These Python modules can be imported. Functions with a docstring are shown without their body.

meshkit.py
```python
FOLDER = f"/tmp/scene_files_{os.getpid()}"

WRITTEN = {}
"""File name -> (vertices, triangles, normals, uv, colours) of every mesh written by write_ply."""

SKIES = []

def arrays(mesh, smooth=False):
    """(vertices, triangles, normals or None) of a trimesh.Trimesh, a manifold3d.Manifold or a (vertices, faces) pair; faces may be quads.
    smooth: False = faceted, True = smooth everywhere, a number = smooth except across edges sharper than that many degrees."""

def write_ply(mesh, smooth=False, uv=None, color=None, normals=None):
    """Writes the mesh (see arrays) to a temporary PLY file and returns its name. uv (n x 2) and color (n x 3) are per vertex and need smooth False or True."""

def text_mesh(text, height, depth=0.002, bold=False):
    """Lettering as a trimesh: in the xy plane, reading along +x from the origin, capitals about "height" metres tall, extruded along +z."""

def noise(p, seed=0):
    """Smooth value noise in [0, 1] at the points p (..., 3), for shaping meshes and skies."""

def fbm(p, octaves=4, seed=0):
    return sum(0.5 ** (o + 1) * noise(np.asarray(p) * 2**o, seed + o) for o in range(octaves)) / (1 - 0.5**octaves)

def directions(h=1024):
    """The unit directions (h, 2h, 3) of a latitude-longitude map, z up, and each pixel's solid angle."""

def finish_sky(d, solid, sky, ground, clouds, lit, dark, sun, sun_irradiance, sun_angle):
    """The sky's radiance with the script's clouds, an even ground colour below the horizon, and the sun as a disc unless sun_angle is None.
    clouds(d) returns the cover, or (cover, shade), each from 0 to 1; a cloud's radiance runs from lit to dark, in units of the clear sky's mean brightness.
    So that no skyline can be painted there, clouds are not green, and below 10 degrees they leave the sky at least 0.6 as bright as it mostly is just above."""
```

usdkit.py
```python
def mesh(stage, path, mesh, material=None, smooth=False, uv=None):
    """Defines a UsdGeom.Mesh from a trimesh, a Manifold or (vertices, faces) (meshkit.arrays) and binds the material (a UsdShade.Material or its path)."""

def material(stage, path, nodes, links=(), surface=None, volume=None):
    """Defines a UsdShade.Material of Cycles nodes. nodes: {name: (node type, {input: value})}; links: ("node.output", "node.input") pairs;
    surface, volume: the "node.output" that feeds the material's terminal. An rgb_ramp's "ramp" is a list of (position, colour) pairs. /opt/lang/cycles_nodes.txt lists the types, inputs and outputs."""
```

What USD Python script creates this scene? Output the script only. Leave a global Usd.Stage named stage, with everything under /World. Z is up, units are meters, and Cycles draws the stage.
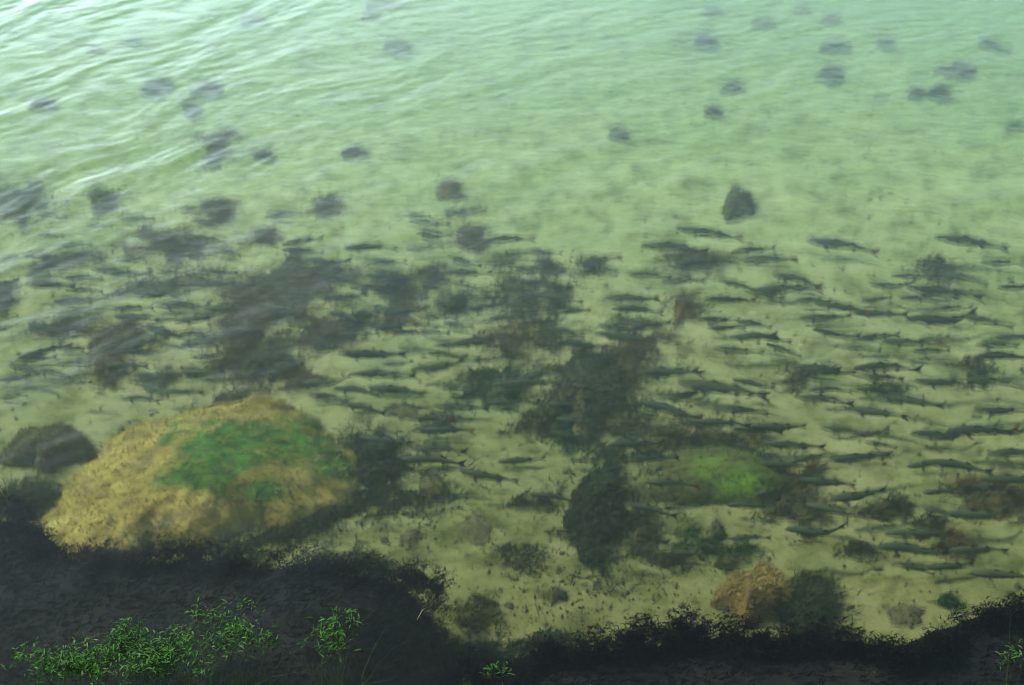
import math, numpy as np, trimesh, usdkit, meshkit
from pxr import Usd, UsdGeom, UsdLux, UsdShade, Gf, Sdf, Vt

stage = Usd.Stage.CreateInMemory()
UsdGeom.SetStageUpAxis(stage, 'Z'); UsdGeom.SetStageMetersPerUnit(stage, 1.0)
UsdGeom.Xform.Define(stage, '/World'); UsdGeom.Scope.Define(stage, '/World/Looks')

# ------------------------------------------------------------------ camera
CAM_Z, PITCH, HFOV = 5.3, math.radians(28.0), math.radians(36.0)
cam = UsdGeom.Camera.Define(stage, '/World/camera')
cam.AddTranslateOp().Set(Gf.Vec3d(0, 0, CAM_Z)); cam.AddRotateXOp().Set(90 - math.degrees(PITCH))
cam.CreateHorizontalApertureAttr(36.0); cam.CreateFocalLengthAttr(18.0 / math.tan(HFOV / 2))
cam.CreateClippingRangeAttr(Gf.Vec2f(0.1, 5000)); cam.CreateExposureAttr(0.46)
cam.CreateFStopAttr(2.5); cam.CreateFocusDistanceAttr(8.6)

# ------------------------------------------------------------------ sky and hazy sun (far left, behind the school)
SUN = np.array([-0.92, 0.40, 0.0]); SUN = SUN / np.linalg.norm(SUN) * math.cos(math.radians(48)); SUN[2] = math.sin(math.radians(48))
M = lambda name, nodes, links=(), **k: usdkit.material(stage, '/World/Looks/' + name, nodes, links, **k)
sky_look = M('sky_look', {
    's': ('sky_texture', dict(sky_type='single_scattering', sun_disc=False, sun_elevation=math.radians(48), sun_rotation=math.atan2(SUN[0], SUN[1]), aerosol_density=1.0)),
    'tc': ('texture_coordinate', {}), 'xyz': ('separate_xyz', {}),
    'map': ('mapping', dict(scale=(1, 1, 2.6))),
    'n': ('noise_texture', dict(scale=2.3, detail=6, roughness=.55)),
    'h': ('rgb_ramp', dict(ramp=[(0, (1,) * 3), (.24, (.85,) * 3), (.36, (.24,) * 3), (.50, (.03,) * 3), (1, (.0,) * 3)])),
    'r': ('rgb_ramp', dict(ramp=[(0, (.45,) * 3), (.35, (.6,) * 3), (.65, (1,) * 3), (1, (1,) * 3)])),
    'cov': ('mix_color', dict(blend_type='multiply', fac=1.0)),
    'sd': ('vector_math', dict(math_type='dot_product', vector2=tuple(SUN / np.linalg.norm(SUN[:2]) * [1, 1, 0]))), 'gl': ('rgb_ramp', dict(ramp=[(0, (10, 15, 16)), (.25, (15, 21, 22)), (.42, (23, 31, 32)), (.6, (34, 45, 47)), (1, (40, 51, 53))])),
    'm': ('mix_color', {}),
    'b': ('background_shader', dict(strength=.07))},
    [('tc.generated', 'map.vector'), ('map.vector', 'n.vector'), ('tc.generated', 'xyz.vector'), ('xyz.z', 'h.fac'), ('n.fac', 'r.fac'), ('h.color', 'cov.a'), ('r.color', 'cov.b'),
     ('s.color', 'm.a'), ('cov.result', 'm.fac'), ('tc.generated', 'sd.vector1'), ('sd.value', 'gl.fac'), ('gl.color', 'm.b'), ('m.result', 'b.color')], surface='b.background')
dome = UsdLux.DomeLight.Define(stage, '/World/sky'); dome.CreateIntensityAttr(1.0)
UsdShade.MaterialBindingAPI.Apply(dome.GetPrim()).Bind(sky_look)
dome.GetPrim().SetCustomDataByKey('kind', 'structure')
sun = UsdLux.DistantLight.Define(stage, '/World/sun')
sun.CreateIntensityAttr(1.0); sun.CreateAngleAttr(3.0); sun.CreateNormalizeAttr(True); sun.CreateColorAttr(Gf.Vec3f(1.0, .95, .86))
sun.AddTransformOp().Set(Gf.Matrix4d().SetRotate(Gf.Rotation(Gf.Vec3d(0, 0, 1), Gf.Vec3d(*SUN))))

# ------------------------------------------------------------------ helpers
F = 512 / math.tan(HFOV / 2)
sp, cp = math.sin(PITCH), math.cos(PITCH)
C0 = np.array([0, 0, CAM_Z])
def ray(px, py):
    a, b = (px - 512) / F, (342.5 - py) / F
    return np.array([a, cp + b * sp, -sp + b * cp])
def at(px, py, z):
    d = ray(px, py); return C0 + d * ((z - CAM_Z) / d[2])
def seabed_z(x, y):
    x, y = np.asarray(x, float), np.asarray(y, float)
    z = np.interp(y, [-60, 0, 5, 8, 12, 19, 30, 80, 400], [-1.0, -.9, -.85, -.85, -1.0, -1.55, -2.2, -3.5, -5])
    p = np.stack([x, y, 0 * x], -1)
    near = np.clip(1.5 - np.hypot(x, y - 13) / 30, 0, 1)
    z = z + near * (.13 * (meshkit.fbm(p * .55, 3, 4) - .5) + .045 * (meshkit.fbm(p * np.array([2.2, 3.4, 1]), 3, 9) - .5))
    return z
_gx, _gy = np.arange(-10, 10.01, .05), np.arange(3, 25.01, .05)
_G = seabed_z(*np.meshgrid(_gx, _gy))
def seabed_fast(x, y):
    u, w = np.clip((x + 10) / .05, 0, len(_gx) - 1.001), np.clip((y - 3) / .05, 0, len(_gy) - 1.001); i, j = int(u), int(w); u, w = u - i, w - j
    return _G[j, i] * (1 - u) * (1 - w) + _G[j, i + 1] * u * (1 - w) + _G[j + 1, i] * (1 - u) * w + _G[j + 1, i + 1] * u * w
def ground(px, py, up=0.0):
    z = -1.0
    for _ in range(7):
        q = at(px, py, z); z = float(seabed_fast(q[0], q[1])) + up
    return at(px, py, z)
used = {}
def numbered(parent, name):
    n = used.get((parent, name), 0); used[(parent, name)] = n + 1
    return f'{parent}/{name}' + (f'_{n:03d}' if n else '')
def meta(prim, label=None, cat=None, group=None, kind=None):
    for k, v in (('label', label), ('category', cat), ('group', group), ('kind', kind)):
        if v: prim.SetCustomDataByKey(k, v)
    return prim
def thing(name, label, cat, loc, group=None):
    x = UsdGeom.Xform.Define(stage, numbered('/World', name)); x.AddTranslateOp().Set(Gf.Vec3d(*map(float, loc)))
    return meta(x.GetPrim(), label, cat, group)
def part(parent, name, mesh, mat, smooth=True, loc=(0, 0, 0), label=None, kind=None, mask=None):
    """mesh in world coordinates; loc = the thing's own place"""
    v, f = (np.asarray(mesh.vertices), np.asarray(mesh.faces)) if hasattr(mesh, 'vertices') else mesh
    o = usdkit.mesh(stage, numbered(str(parent.GetPath()) if parent else '/World', name), (v - np.asarray(loc), f), mat, smooth=smooth)
    if mask is not None:
        UsdGeom.PrimvarsAPI(o).CreatePrimvar('mask', Sdf.ValueTypeNames.FloatArray, 'vertex').Set(Vt.FloatArray.FromNumpy(mask.astype(np.float32)))
    return meta(o.GetPrim(), label, kind=kind)

# ------------------------------------------------------------------ materials
def weed_look(name, dark, light, scale=14, rough=.55, trans=.25, spec=.25):
    return M(name, {
        'g': ('geometry', {}), 'n': ('noise_texture', dict(scale=scale, detail=3, roughness=.6)),
        'r': ('rgb_ramp', dict(ramp=[(.3, dark), (.68, light)])),
        'p': ('principled_bsdf', dict(roughness=rough, specular_ior_level=spec)),
        't': ('translucent_bsdf', {}), 'm': ('mix_closure', dict(fac=trans))},
        [('g.position', 'n.vector'), ('n.fac', 'r.fac'), ('r.color', 'p.base_color'), ('r.color', 't.color'), ('p.BSDF', 'm.closure1'), ('t.BSDF', 'm.closure2')], surface='m.closure')
weed = dict(
    brown=weed_look('brown_weed', (.075, .052, .018), (.25, .165, .065), scale=7),
    dark=weed_look('dark_weed', (.040, .048, .016), (.19, .165, .056), scale=7),
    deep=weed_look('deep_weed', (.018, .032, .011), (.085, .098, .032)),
    bank=weed_look('bank_weed', (.003, .004, .003), (.017, .013, .008), rough=.7, spec=.05),
    olive=weed_look('olive_weed', (.030, .034, .012), (.115, .105, .038)),
    green=weed_look('green_weed', (.020, .050, .012), (.060, .130, .022)),
    bright=weed_look('bright_weed', (.10, .20, .02), (.24, .36, .03)),
    tan=weed_look('tan_weed', (.20, .13, .035), (.56, .40, .11)),
    purple=weed_look('purple_weed', (.008, .0055, .0055), (.022, .014, .0135), rough=.7, spec=.05),
    leaf=weed_look('leaf_green', (.004, .018, .005), (.075, .22, .03), scale=22, rough=.5, trans=.2, spec=.15),
    straw=weed_look('straw', (.16, .13, .05), (.32, .26, .10)))
def rock_look(name, a, b, c, moss=(.05, .10, .02), moss2=(.13, .24, .02), scale=5):
    return M(name, {
        'g': ('geometry', {}), 'n': ('noise_texture', dict(scale=scale, detail=7, roughness=.65)),
        'n2': ('noise_texture', dict(scale=scale * 3.4, detail=5, roughness=.7)),
        'r': ('rgb_ramp', dict(ramp=[(.28, a), (.5, b), (.72, c)])),
        'mr': ('rgb_ramp', dict(ramp=[(.35, moss), (.65, moss2)])),
        'at': ('attribute', dict(attribute='mask')),
        'm': ('mix_color', {}), 'bp': ('bump', dict(strength=.7, distance=.02)),
        'p': ('principled_bsdf', dict(roughness=.8, specular_ior_level=.2))},
        [('g.position', 'n.vector'), ('g.position', 'n2.vector'), ('n.fac', 'r.fac'), ('n2.fac', 'mr.fac'), ('at.fac', 'm.fac'), ('r.color', 'm.a'), ('mr.color', 'm.b'), ('m.result', 'p.base_color'),
         ('n2.fac', 'bp.height'), ('bp.normal', 'p.normal')], surface='p.BSDF')
rock = dict(
    tan=rock_look('tan_rock', (.13, .085, .022), (.40, .29, .068), (.68, .52, .16), (.016, .070, .012), (.10, .22, .020), scale=3.4),
    olive=rock_look('olive_rock', (.05, .05, .018), (.11, .10, .035), (.18, .16, .06)),
    grey=rock_look('grey_rock', (.035, .040, .032), (.07, .075, .055), (.12, .12, .085)),
    brown=rock_look('brown_rock', (.06, .040, .015), (.17, .105, .03), (.33, .21, .06), scale=9),
    faint=rock_look('faint_rock', (.065, .055, .022), (.12, .10, .042), (.20, .17, .075)),
    dark=rock_look('dark_rock', (.055, .052, .020), (.12, .10, .042), (.20, .165, .075)),
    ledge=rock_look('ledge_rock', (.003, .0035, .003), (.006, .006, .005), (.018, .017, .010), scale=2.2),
    lime=rock_look('lime_rock', (.05, .055, .018), (.11, .105, .034), (.22, .19, .06), (.075, .155, .012), (.25, .36, .028)))
sand_look = M('sand', {
    'g': ('geometry', {}),
    'n1': ('noise_texture', dict(scale=.55, detail=4, roughness=.6)), 'n2': ('noise_texture', dict(scale=3.2, detail=6, roughness=.65, distortion=.4)),
    'n3': ('noise_texture', dict(scale=26, detail=4, roughness=.7)), 'n4': ('noise_texture', dict(scale=9, detail=5, roughness=.7)),
    'r1': ('rgb_ramp', dict(ramp=[(.3, (.33, .36, .165)), (.7, (.43, .41, .215))])),
    'r2': ('rgb_ramp', dict(ramp=[(.33, (.36, .38, .26)), (.50, (.88, .90, .84)), (.56, (1, 1, 1)), (.75, (1.1, 1.08, 1.05))])),
    'r3': ('rgb_ramp', dict(ramp=[(.26, (.45, .42, .34)), (.40, (.95, .95, .95)), (.6, (1, 1, 1)), (.8, (1.15, 1.12, 1.08))])),
    'r4': ('rgb_ramp', dict(ramp=[(.30, (.38, .40, .26)), (.46, (1, 1, 1)), (1, (1, 1, 1))])),
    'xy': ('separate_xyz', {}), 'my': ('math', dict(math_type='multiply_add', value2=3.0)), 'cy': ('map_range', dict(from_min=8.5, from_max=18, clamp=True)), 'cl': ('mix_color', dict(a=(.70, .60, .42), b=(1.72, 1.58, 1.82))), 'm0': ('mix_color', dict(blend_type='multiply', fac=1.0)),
    'm1': ('mix_color', dict(blend_type='multiply', fac=1.0)), 'm2': ('mix_color', dict(blend_type='multiply', fac=.8)), 'm3': ('mix_color', dict(blend_type='multiply', fac=.8)),
    'bp': ('bump', dict(strength=.5, distance=.02)), 'p': ('principled_bsdf', dict(roughness=.95, specular_ior_level=.1))},
    [('g.position', f'n{i}.vector') for i in (1, 2, 3, 4)] + [(f'n{i}.fac', f'r{i}.fac') for i in (1, 2, 3, 4)] +
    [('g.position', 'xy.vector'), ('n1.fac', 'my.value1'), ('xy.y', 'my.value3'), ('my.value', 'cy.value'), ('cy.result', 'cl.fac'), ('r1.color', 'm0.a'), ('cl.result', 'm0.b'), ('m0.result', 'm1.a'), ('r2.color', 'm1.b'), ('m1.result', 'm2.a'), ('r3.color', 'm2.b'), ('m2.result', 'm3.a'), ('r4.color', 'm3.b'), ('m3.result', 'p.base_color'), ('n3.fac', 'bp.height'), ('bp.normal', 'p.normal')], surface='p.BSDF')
water_look = M('water', {
    'lw': ('layer_weight', dict(blend=.5)), 'pw': ('math', dict(math_type='power', value2=5.0)), 'ma': ('math', dict(math_type='multiply_add', value2=.98, value3=.02)),
    'g': ('geometry', {}), 'n': ('noise_texture', dict(scale=5.5, detail=3, roughness=.6)), 'bp': ('bump', dict(strength=.25, distance=.02)),
    'n2': ('noise_texture', dict(scale=5.0, detail=2, roughness=.5)), 'bp2': ('bump', dict(strength=1.0, distance=.10)),
    't': ('transparent_bsdf', dict(color=(1, 1, 1))), 'rf': ('refraction_bsdf', dict(color=(1, 1, 1), roughness=.32, IOR=1.006)), 'mt': ('mix_closure', dict(fac=.5)),
    'gl': ('glossy_bsdf', dict(color=(1, 1, 1), roughness=.15)), 'm': ('mix_closure', {}),
    'ab': ('absorption_volume', dict(color=(.74, .98, .75), density=.36)), 'sc': ('scatter_volume', dict(color=(.82, 1.0, .70), density=.062, anisotropy=.3)), 'av': ('add_closure', {})},
    [('lw.facing', 'pw.value1'), ('pw.value', 'ma.value1'), ('ma.value', 'm.fac'), ('g.position', 'n.vector'), ('n.fac', 'bp.height'), ('bp.normal', 'gl.normal'),
     ('g.position', 'n2.vector'), ('n2.fac', 'bp2.height'), ('bp2.normal', 'rf.normal'),
     ('t.BSDF', 'mt.closure1'), ('rf.BSDF', 'mt.closure2'), ('mt.closure', 'm.closure1'), ('gl.BSDF', 'm.closure2'), ('ab.volume', 'av.closure1'), ('sc.volume', 'av.closure2')], surface='m.closure', volume='av.closure')
def fish_look(name, back, side, rough=.6):
    return M(name, {
        'tc': ('texture_coordinate', {}), 'x': ('separate_xyz', {}), 'n': ('noise_texture', dict(scale=40, detail=3)),
        'r': ('rgb_ramp', dict(ramp=[(.30, side), (.52, back), (1, back)])), 'mr': ('map_range', dict(from_min=-.055, from_max=.055)),
        'ad': ('math', dict(math_type='multiply_add', value2=.16)), 'p': ('principled_bsdf', dict(roughness=rough, specular_ior_level=.2))},
        [('tc.object', 'x.vector'), ('x.z', 'mr.value'), ('tc.object', 'n.vector'), ('n.fac', 'ad.value1'), ('mr.result', 'ad.value3'), ('ad.value', 'r.fac'), ('r.color', 'p.base_color')], surface='p.BSDF')
fish_skin = [fish_look('fish_slate', (.056, .070, .042), (.14, .15, .10)), fish_look('fish_olive', (.068, .080, .040), (.15, .16, .09)), fish_look('fish_dark', (.040, .052, .032), (.11, .12, .08))]
def flat_look(name, col, rough=.6, trans=.3):
    return M(name, {'p': ('principled_bsdf', dict(base_color=col, roughness=rough, specular_ior_level=.3)), 't': ('translucent_bsdf', dict(color=col)), 'm': ('mix_closure', dict(fac=trans))},
             [('p.BSDF', 'm.closure1'), ('t.BSDF', 'm.closure2')], surface='m.closure')
fin_grey, fin_rust = flat_look('fin_grey', (.05, .052, .036)), flat_look('fin_rust', (.26, .10, .04))
debris_dark, debris_pale = flat_look('debris_dark', (.045, .045, .025)), flat_look('debris_pale', (.5, .47, .32))

# ------------------------------------------------------------------ seabed and water
def stretched(lo, hi, step, far):
    core = np.arange(lo, hi + step / 2, step); g = np.geomspace(step * 2, far, 34)
    return np.concatenate([lo - g[::-1], core, hi + g])
def sheet(xs, ys, zf):
    X, Y = np.meshgrid(xs, ys); Z = zf(X, Y); n, m = X.shape
    i = np.arange(n * m).reshape(n, m)
    q = np.stack([i[:-1, :-1], i[:-1, 1:], i[1:, 1:], i[1:, :-1]], -1).reshape(-1, 4)
    return np.stack([X, Y, Z], -1).reshape(-1, 3), q, i
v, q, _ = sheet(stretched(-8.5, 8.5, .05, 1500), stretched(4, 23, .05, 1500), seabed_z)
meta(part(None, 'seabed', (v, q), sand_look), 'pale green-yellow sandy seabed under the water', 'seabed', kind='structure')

def wave_z(X, Y):
    r = np.random.default_rng(11); Z = np.zeros_like(X)
    gust = .55 + .9 * meshkit.fbm(np.stack([X * .25 + 9, Y * .16, 0 * X], -1), 3, 21)
    left = 1 / (1 + np.exp(np.clip((X + 1.5 + (Y - 12) * .12) * .9, -40, 40)))       # the long slanting wavelets lie on the left
    wx = 1.1 * (meshkit.fbm(np.stack([X * .8, Y * .5, 0 * X], -1), 2, 31) - .5)
    for k in range(110):
        lam = math.exp(r.uniform(math.log(.13), math.log(1.1)))
        side = k % 2
        crest = math.radians((78 if side else 48) + r.normal(0, 15 if lam > .35 else 26))
        kx, ky = -math.sin(crest) * 2 * math.pi / lam, math.cos(crest) * 2 * math.pi / lam
        amp = (.0100 if side else .0070) * lam / (2 * math.pi) * r.uniform(.5, 1.5) * (.85 if lam > .35 else .95)
        Z += (left * 1.25 if side else .6 + .2 * left) * gust * amp * np.sin(kx * (X + wx) + ky * Y + r.uniform(0, 6.3))
    fade = np.clip(2.5 - np.maximum(np.abs(X) / 8, np.abs(Y - 13.5) / 9.5) * 1.5, 0, 1)
    return Z * fade * .64
xs, ys = stretched(-8.3, 8.3, .036, 1400), stretched(5.2, 21.5, .036, 1400)
v, q, idx = sheet(xs, ys, wave_z)
b = np.concatenate([idx[0, :-1], idx[:-1, -1], idx[-1, :0:-1], idx[:0:-1, 0]])
low = v[b].copy(); low[:, 2] = -30.0; n0 = len(v); nb = len(b); k = np.arange(nb); k2 = (k + 1) % nb
v = np.vstack([v, low, [[0, 13, -30.0]]])
tri = np.vstack([q[:, [0, 1, 2]], q[:, [0, 2, 3]], np.stack([b[k2], b[k], n0 + k], 1), np.stack([b[k2], n0 + k, n0 + k2], 1), np.stack([n0 + k2, n0 + k, np.full(nb, n0 + nb)], 1)])
meta(part(None, 'water', (v, tri), water_look, smooth=40), 'clear green shallow water with slanting ripples', 'water', kind='structure')

# ------------------------------------------------------------------ mounds (stones, boulders, ledges) and fronds
def ellipse(cx, cy, w, h, rot=0, seed=0, jit=.16, n=22):
    r = np.random.default_rng(seed); a = np.arange(n) / n * 2 * np.pi; k = 1 + jit * (r.normal(0, .55, n) + np.roll(r.normal(0, .3, n), 1))
    k = (k + np.roll(k, 1) * .5) / 1.5
    x, y, t = np.cos(a) * w / 2 * k, np.sin(a) * h / 2 * k, math.radians(rot)
    return np.stack([cx + x * math.cos(t) - y * math.sin(t), cy + x * math.sin(t) + y * math.cos(t)], 1)
def mound(poly, H, k=3.0, rough=.12, na=90, nr=16, seed=0, base=None, power=.7):
    poly = np.asarray(poly, float); top, bot = poly[:, 1].min(), poly[:, 1].max()
    pts = []
    for px, py in poly:
        t = np.clip((bot - py) / (bot - top), 0, 1); pts.append(ground(px, py, H * .8 * t * t * (3 - 2 * t))[:2])
    pts = np.array(pts); seg = np.r_[0, np.cumsum(np.linalg.norm(np.diff(np.vstack([pts, pts[:1]]), axis=0), axis=1))]
    s = np.linspace(0, seg[-1], na, endpoint=False); cl = np.vstack([pts, pts[:1]])
    B = np.stack([np.interp(s, seg, cl[:, i]) for i in (0, 1)], 1)
    for _ in range(2): B = (B + .5 * np.roll(B, 1, 0) + .5 * np.roll(B, -1, 0)) / 2
    c = B.mean(0); size = np.sqrt(np.ptp(B[:, 0]) * np.ptp(B[:, 1]))
    t = np.linspace(0, 1, nr + 1)[1:] ** .8
    P = c + t[:, None, None] * (B - c)[None]
    V = np.vstack([c[None], P.reshape(-1, 2)]); T = np.r_[0, np.repeat(t, na)]
    p3 = np.stack([V[:, 0], V[:, 1], 0 * T + seed * 3.7], 1)
    nz = meshkit.fbm(p3 * (2.6 / max(size, .25)), 4, seed) - .5; nf = meshkit.fbm(p3 * 14, 3, seed + 5) - .5
    V = V + (nf * rough * .35 * (T > .3))[:, None] * (V - c)
    hgt = H * np.clip(1 - T ** k, 0, 1) ** power * (1 + nz * 3 * rough) + (nf * .35 + nz * .4) * rough * H * (1 - T * .6)
    z = seabed_z(V[:, 0], V[:, 1]) - .035 * T + hgt
    f = [(0, 1 + i, 1 + (i + 1) % na) for i in range(na)]
    for j in range(nr - 1):
        a0, b0 = 1 + j * na, 1 + (j + 1) * na
        for i in range(na):
            i2 = (i + 1) % na; f += [(a0 + i, b0 + i, b0 + i2), (a0 + i, b0 + i2, a0 + i2)]
    m = trimesh.Trimesh(np.column_stack([V, z]), np.array(f), process=False)
    return m, np.array([c[0], c[1], float(seabed_z(*c))]), T
def surface_points(m, n, r, weight=None):
    ar = m.area_faces * (1 if weight is None else weight[m.faces].mean(1)); fi = r.choice(len(ar), n, p=ar / ar.sum())
    u, w = r.random(n), r.random(n); fl = u + w > 1; u[fl], w[fl] = 1 - u[fl], 1 - w[fl]
    tr = m.triangles[fi]; return tr[:, 0] + u[:, None] * (tr[:, 1] - tr[:, 0]) + w[:, None] * (tr[:, 2] - tr[:, 0])
def fronds(P, r, length, width, sway=(.5, -.15), spread=.5, up=.8, seg=3, top=None):
    """tapered, bending strips rooted at P"""
    n = len(P); L = length * r.uniform(.5, 1.35, n); W = width * r.uniform(.6, 1.4, n)
    d = np.stack([sway[0] + r.normal(0, spread, n), sway[1] + r.normal(0, spread, n), up * r.uniform(.4, 1.2, n)], 1); d /= np.linalg.norm(d, axis=1)[:, None]
    bend = np.stack([sway[0] + r.normal(0, .4, n), sway[1] + r.normal(0, .4, n), -r.uniform(0, .6, n)], 1)
    side = np.cross(d, r.normal(0, 1, (n, 3))); side /= np.linalg.norm(side, axis=1)[:, None]
    rows = []
    for j in range(seg + 1):
        t = j / seg; c = P + d * (L * t)[:, None] + bend * (L * .55 * t * t)[:, None]
        if top is not None: c[:, 2] = np.minimum(c[:, 2], top - .01 * r.random(n))
        w = W * (1 - t) ** .6 * (.7 + .6 * math.sin(math.pi * min(1, t + .25))) if j < seg else W * .08
        rows += [c - side * (w / 2)[:, None], c + side * (w / 2)[:, None]]
    V = np.stack(rows, 1).reshape(-1, 3); k0 = (np.arange(n) * 2 * (seg + 1))[:, None]
    f = np.vstack([np.hstack([k0 + 2 * j + a for a in tr]) for j in range(seg) for tr in ((0, 1, 3), (0, 3, 2))])
    return V, f
landmarks = []
def clump(kind, poly, H, rk, wd, nf, fl, label, cat, group=None, short=None, k=2.4, rough=.16, mask=None, fw=None, sway=(.5, -.15), seed=None, na=None, part_name='stone', second=None, power=.7, fup=.8):
    seed = seed if seed is not None else int(abs(poly[:, 0].sum() * 7 + poly[:, 1].sum() * 3)) % 9973
    small = np.ptp(poly[:, 0]) < 60
    m, c, T = mound(poly, H, k, rough, na or (40 if small else 96), 9 if small else 22, seed, power=power)
    r = np.random.default_rng(seed + 1)
    o = thing(kind, label, cat, c, group)
    mk = np.zeros(len(m.vertices)) if mask is None else mask(m)
    part(o, part_name, m, rock[rk], loc=c, mask=mk)
    if nf and part_name == 'weedy_base':
        n_sub = 9; pts = surface_points(m, n_sub, r, T + .2); which = r.integers(0, n_sub, nf); sz = np.sqrt(np.ptp(m.vertices[:, 0]) * np.ptp(m.vertices[:, 1])) * r.uniform(.09, .24, n_sub)
        P = pts[which]; off = r.normal(0, 1, (nf, 2)) * sz[which][:, None]; P[:, :2] += off; keep = meshkit.fbm(P * 7, 3, seed) > .46; P = P[keep]
        P[:, 2] = np.maximum(seabed_z(P[:, 0], P[:, 1]), P[:, 2] - np.hypot(off[:, 0], off[:, 1])[keep] * .6)
        P = np.vstack([P, surface_points(m, nf // 2, r)])
        part(o, 'fronds', fronds(P, r, fl, fw, sway, .6), weed[wd], smooth=False, loc=c, kind='stuff')
    elif nf:
        part(o, 'algae' if part_name == 'stone' else 'fronds', fronds(surface_points(m, nf, r, .35 + T), r, fl, fw or fl * .12, sway), weed[wd], smooth=False, loc=c, kind='stuff')
    if second:
        wd2, nf2, fl2, lab2 = second
        part(o, 'algae', fronds(surface_points(m, nf2, r), r, fl2, fl2 * .12, sway), weed[wd2], smooth=False, loc=c, kind='stuff', label=lab2)
    if short: landmarks.append((short, poly.mean(0), np.ptp(poly[:, 0]) / 2, np.ptp(poly[:, 1]) / 2))
    return o, m, c
def px_of(P):
    d = np.asarray(P) - C0; z = d[:, 1] * cp - d[:, 2] * sp
    return np.stack([512 + F * d[:, 0] / z, 342.5 - F * (d[:, 1] * sp + d[:, 2] * cp) / z], 1)
def blot(spots, soft=.5):
    """algae cover: 1 inside the irregular patches (centre and half sizes given as they were measured), fading at their rims"""
    def f(m):
        p = px_of(m.vertices); n = meshkit.fbm(np.asarray(m.vertices) * 6, 4, 77); out = np.zeros(len(p))
        for cx, cy, rx, ry in spots:
            d = np.hypot((p[:, 0] - cx) / rx, (p[:, 1] - cy) / ry) + (n - .5) * 1.6
            out = np.maximum(out, np.clip((1.1 - d) / soft, 0, 1))
        return out
    return f

# --- boulders
big = np.array([(38, 516), (58, 482), (72, 460), (96, 438), (118, 412), (150, 408), (182, 390), (236, 392), (272, 382), (318, 404), (338, 424), (366, 448), (358, 490), (330, 500), (300, 524), (254, 526), (206, 548), (150, 556), (110, 574), (60, 566)], float)
clump('boulder', big,   .24, 'tan', 'tan', 6500, .04, 'large flat tan boulder with a dark green algae patch at left', 'boulder', short='large flat tan boulder', k=3.6, rough=.5, na=200, power=.7,
      mask=blot([(225, 446, 70, 34), (300, 442, 62, 34), (200, 474, 52, 20), (330, 470, 30, 24), (262, 490, 40, 14)]), fw=.006)
clump('boulder', np.array([(625, 492), (640, 455), (680, 437), (730, 433), (775, 452), (800, 488), (770, 507), (700, 508), (650, 503)], float), .17, 'lime', 'green', 900, .05, 'rounded boulder capped with bright yellow-green algae', 'boulder', short='bright green boulder', k=3, rough=.14,
      mask=blot([(742, 484, 42, 22), (708, 470, 26, 18)], 1.2), fw=.006)
clump('boulder', ellipse(752, 590, 66, 76, 20, 3, .3), .17, 'brown', 'tan', 1500, .045, 'rusty brown boulder beside the dark right weed bank', 'boulder', short='rusty brown boulder', k=5, rough=.5, mask=None, fw=.008)
clump('boulder', ellipse(48, 446, 92, 58, -18, 4, .35), .16, 'olive', 'brown', 2200, .06, 'grey mossy boulder left of the large flat tan boulder', 'boulder', short='grey mossy boulder', k=3)

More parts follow.
